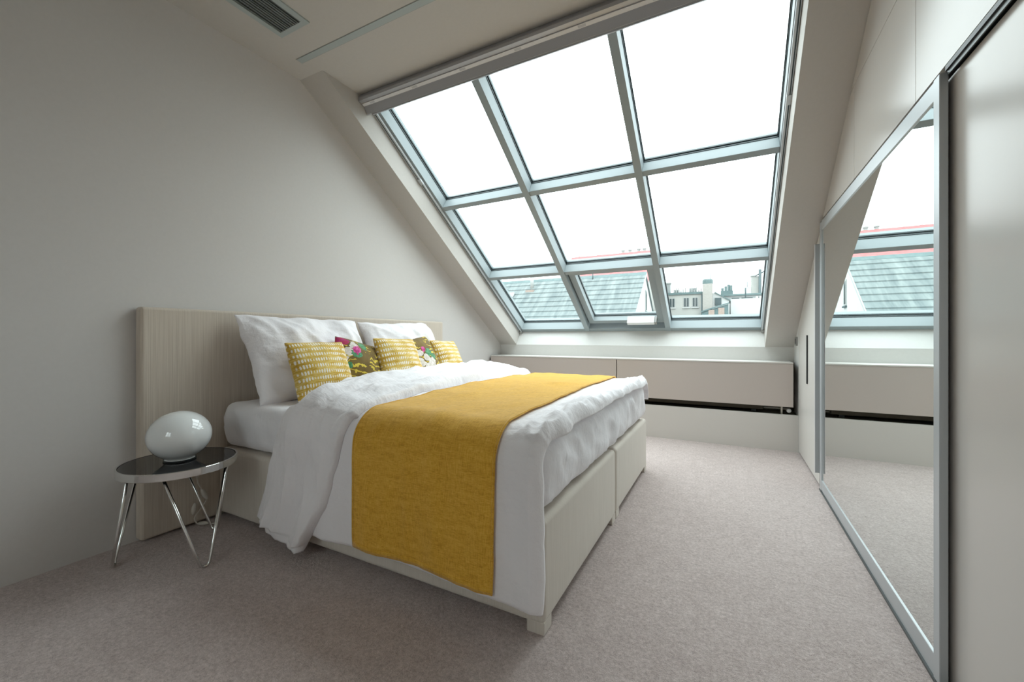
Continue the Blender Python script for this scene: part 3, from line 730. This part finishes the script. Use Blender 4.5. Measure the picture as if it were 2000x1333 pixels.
prism('front_wall', [(29.7, 1.2), (29.7, -6), (30.0, -6), (30.0, 1.4)], RX0 + .2, RX1 - .36, 'white_render', hs)
prism('ridge_cap', [(35.75, 6.22), (36.0, 6.50), (36.25, 6.22)], RX0, RX1 + .14, 'teal_metal', hs)
prism('verge_board', [(36.0, 6.42), (29.5, 6.42 - 6.5 * pitch), (29.5, 6.22 - 6.5 * pitch), (36.0, 6.22)], RX1 + .121, RX1 + .18, 'far_frame', hs)
gw = box('gable_window', RX1 + .0, RX1 + .05, 36.1, 36.75, 3.2, 5.0, 'far_frame', hs); box('gable_pane', RX1 + .051, RX1 + .06, 36.2, 36.65, 3.3, 4.9, 'far_glass', gw)
box('gable_sill', RX1, RX1 + .12, 36.0, 36.85, 3.05, 3.18, 'far_dark', gw)
def roof_z(y): return ridge[1] - (ridge[0] - y) * pitch
fp = multi('flue_pipe', [tube([(-16.2, 34.9, roof_z(34.9) - .2), (-16.2, 34.9, roof_z(34.9) + 1.3)], .16, 12)], 'far_frame', hs, True)
box('flue_flashing', -16.6, -15.8, 34.3, 35.1, roof_z(34.3) - .1, roof_z(34.3) + .28, 'terracotta', fp)
rw = prism('roof_window', [(33.2, roof_z(33.2) + .1), (34.0, roof_z(34.0) + .1), (34.0, roof_z(34.0) + .32), (33.2, roof_z(33.2) + .32)], -18.6, -17.6, 'white_render', hs)
for x in (-10.6, -13.4): multi('snow_guard_post', [tube([(x, 35.6, roof_z(35.6)), (x, 35.6, roof_z(35.6) + .55)], .05, 8)], 'far_dark', hs, True)
based(hs, (-18, 35.7, -6))
rh = thing('red_roof_house', 'house with a red tiled roof rising behind the grey roof', 'house')
prism('roof_slope', [(46.0, 10.2), (41.5, 6.2), (41.5, 6.0), (46.0, 9.95)], -16.2, -6.9, 'red_roof', rh)
prism('roof_slope', [(46.0, 10.2), (46.0, 9.95), (50.5, 6.0), (50.5, 6.2)], -16.2, -6.9, 'red_roof', rh)
prism('wall', [(46.0, 9.9), (41.9, 6.2), (41.9, -6), (50.1, -6), (50.1, 6.2)], -16.0, -7.1, 'cream_render', rh)
prism('ridge_tiles', [(45.7, 10.0), (46.0, 10.3), (46.3, 10.0)], -16.2, -6.9, 'red_roof', rh)
for x in (-10.3, -9.55, -8.6, -8.0):
    v_, f_ = lathe([(0, 9.8), (.16, 9.8), (.16, 10.5), (.21, 10.51), (.21, 10.62), (.0, 10.62)], 12, (x, 46.2, 0)); obj('chimney_pot', v_, f_, 'far_frame', rh, smooth=False)
for x, h in ((-15.4, .9), (-17.6 + 4.4, .5)):
    multi('vent_pipe', [tube([(x, 46.3, 9.5), (x, 46.3, 9.95 + h)], .09, 8)], 'far_frame', rh, True)
based(rh, (-11.5, 46, -6))

ab = thing('apartment_building', 'pale apartment block with three dark windows and a tall round-topped chimney', 'building')
AY = 48.0
box('wall', -8.8, -2.36, AY, AY + 8, -6, 5.55, 'cream_render', ab)
box('parapet', -8.9, -2.30, AY - .15, AY + 8, 5.56, 5.80, 'teal_metal', ab)
for x0, x1 in ((-8.4, -7.85), (-7.05, -6.5), (-5.70, -5.10), (-4.25, -3.66), (-3.38, -2.81)):
    w = box('window', x0, x1, AY - .05, AY - .001, 4.20, 5.22, 'far_frame', ab); c = (x0 + x1) / 2
    box('pane', x0 + .06, c - .04, AY - .07, AY - .051, 4.26, 5.16, 'far_glass', w); box('pane', c + .04, x1 - .06, AY - .07, AY - .051, 4.26, 5.16, 'far_glass', w)
    box('window_sill', x0 - .08, x1 + .08, AY - .14, AY - .001, 4.08, 4.17, 'white_render', w)
multi('downpipe', [tube([(-2.42, AY - .12, 5.5), (-2.42, AY - .12, -2)], .07, 8)], 'far_dark', ab, True)
ch = box('chimney_stack', -2.34, -1.42, AY - .5, AY + .5, -6, 6.55, 'beige_brick', ab)
v_, f_ = lathe([(.50, 6.55), (.50, 6.95), (.44, 7.06), (.0, 7.1)], 20, (-1.88, AY, 0)); obj('chimney_cap', v_, f_, 'teal_metal', ch)
multi('antenna', [tube([(-1.60, AY, 7.0), (-1.60, AY, 7.65)], .035, 6)], 'far_dark', ch, True)
random.seed(3)
for k in range(13):
    x = -5.3 + k * .225; h = random.choice((.25, .4, .55))
    if abs(x + 3.9) < .2: continue
    box('roof_vent', x, x + .11, AY + .6, AY + .8, 5.81, 5.81 + h, 'far_frame', ab)
box('roof_hatch', -5.35, -4.75, AY + .9, AY + 1.5, 5.81, 6.2, 'grey_render', ab); box('roof_hatch', -3.75, -3.05, AY + .9, AY + 1.5, 5.81, 6.32, 'grey_render', ab)
box('chimney_stack', -6.15, -5.72, AY + 1, AY + 1.6, 5.81, 6.95, 'grey_render', ab); box('chimney_slab', -6.25, -5.62, AY + .9, AY + 1.7, 6.95, 7.05, 'far_frame', ab)
based(ab, (-5.4, AY, -6))

lh = thing('gabled_house', 'small pale house with a single sloping roof line and dark opening beside chimney', 'house')
multi('wall', [([(-1.41, AY + .2, -6), (-1.41, AY + .2, 5.60), (-1.1, AY + .2, 5.60), (.15, AY + .2, 4.80), (.15, AY + .2, -6), (-1.41, AY + 4, -6), (-1.41, AY + 4, 5.60), (-1.1, AY + 4, 5.60), (.15, AY + 4, 4.80), (.15, AY + 4, -6)],
    [(0, 1, 2, 3, 4), (9, 8, 7, 6, 5), (0, 5, 6, 1), (1, 6, 7, 2), (2, 7, 8, 3), (3, 8, 9, 4)])], 'white_render', lh)
multi('roof_edge', [([(-1.25, AY + .05, 5.75), (-1.25, AY + .05, 5.64), (.25, AY + .05, 4.70), (.25, AY + .05, 4.82), (-1.25, AY + 4.1, 5.75), (-1.25, AY + 4.1, 5.64), (.25, AY + 4.1, 4.70), (.25, AY + 4.1, 4.82)],
    [(0, 1, 2, 3), (7, 6, 5, 4), (0, 3, 7, 4), (1, 5, 6, 2), (0, 4, 5, 1), (3, 2, 6, 7)])], 'teal_metal', lh)
box('shutter', -1.20, -.60, AY + .1, AY + .19, 4.28, 5.08, 'far_dark', lh)
multi('lean_to_roof', [([(-2.45, AY - 1.6, 3.62), (-2.45, AY - 1.6, 3.50), (.15, AY - 1.6, 4.33), (.15, AY - 1.6, 4.45), (-2.45, AY - .55, 3.72), (-2.45, AY - .55, 3.60), (.15, AY - .55, 4.43), (.15, AY - .55, 4.55)],
    [(0, 1, 2, 3), (7, 6, 5, 4), (0, 3, 7, 4), (1, 5, 6, 2), (0, 4, 5, 1), (3, 2, 6, 7)])], 'teal_metal', lh)
multi('lean_to_wall', [([(-2.35, AY - 1.5, -6), (-2.35, AY - 1.5, 3.5), (.05, AY - 1.5, 4.28), (.05, AY - 1.5, -6), (-2.35, AY - .6, -6), (-2.35, AY - .6, 3.5), (.05, AY - .6, 4.28), (.05, AY - .6, -6)],
    [(0, 1, 2, 3), (7, 6, 5, 4), (0, 4, 5, 1), (1, 5, 6, 2), (2, 6, 7, 3)])], 'teal_metal', lh)
for x in (-1.75, -.85): box('wall_panel', x, x + .55, AY - 1.56, AY - 1.501, 2.9, 3.62 + (x + 2.35) * .2, 'terracotta', lh)
based(lh, (-.7, AY + 1, -6))
wb = thing('white_walled_building', 'plain white walled building at the right end of the skyline', 'building')
box('wall', .27, 9.0, AY + .3, AY + 6, -6, 4.92, 'white_render', wb)
at_ = thing('attic_building', 'low grey attic storey with a window band and roof units behind white wall', 'building')
box('attic_storey', -1.0, 9.0, AY + 6.2, AY + 10, -6, 5.75, 'grey_render', at_)
box('roof_slab', -1.1, 9.0, AY + 6.0, AY + 10, 5.76, 5.95, 'teal_metal', at_)
for x0, x1 in ((.4, 1.15), (1.4, 2.5), (2.9, 4.1)): box('window_band', x0, x1, AY + 6.14, AY + 6.19, 5.05, 5.5, 'far_glass', at_)
rb = box('plant_room', -.75, .55, AY + 7, AY + 8.5, 5.96, 6.45, 'teal_metal', at_)
for k, x in enumerate((-.7, -.35, -.05, .2)): box('roof_unit', x, x + .28, AY + 7, AY + 7.5, 6.46, 6.8 + .18 * k * (.5 if k == 3 else 1), 'teal_metal', at_)
based(at_, (4, AY + 8, -6))
multi('lamp_post', [tube([(1.62, AY + .8, 4.9), (1.62, AY + .8, 6.05)], .06, 8)], 'far_dark', wb, True)
for k in range(5): box('air_unit', 2.55 + k * .3, 2.75 + k * .3, AY + .8, AY + 1.1, 4.93, 5.15, 'white_render', wb)

based(wb, (4, AY + 3, -6))
tw = thing('pale_tower', 'narrow pale tower with a dark tall pipe beside it on skyline', 'tower')
box('tower_body', 2.62, 3.55, AY + 12, AY + 13, -6, 8.6, 'cream_render', tw)
box('tower_cap', 2.56, 3.2, AY + 11.9, AY + 13.1, 8.61, 8.75, 'far_frame', tw)
box('stair_block', 1.85, 2.61, AY + 12, AY + 13, -6, 7.3, 'white_render', tw)
multi('tall_pipe', [tube([(3.55, AY + 11.7, -6), (3.55, AY + 11.7, 9.4)], .16, 10)], 'far_dark', tw, True)
multi('roof_brace', [tube([(3.1, AY + 11.7, 8.65), (4.4, AY + 11.7, 9.3)], .07, 8)], 'far_dark', tw, True)
multi('mast', [tube([(2.2, AY + 11.9, 7.3), (2.2, AY + 11.9, 8.0)], .04, 6)], 'far_dark', tw, True)
based(tw, (3, AY + 12.5, -6))
g = box('street_ground', -60, 60, 8, 120, -6.3, -6.0, 'grey_render'); g['kind'] = 'structure'; g['label'] = 'grey paved ground between the houses outside'; g['category'] = 'ground'
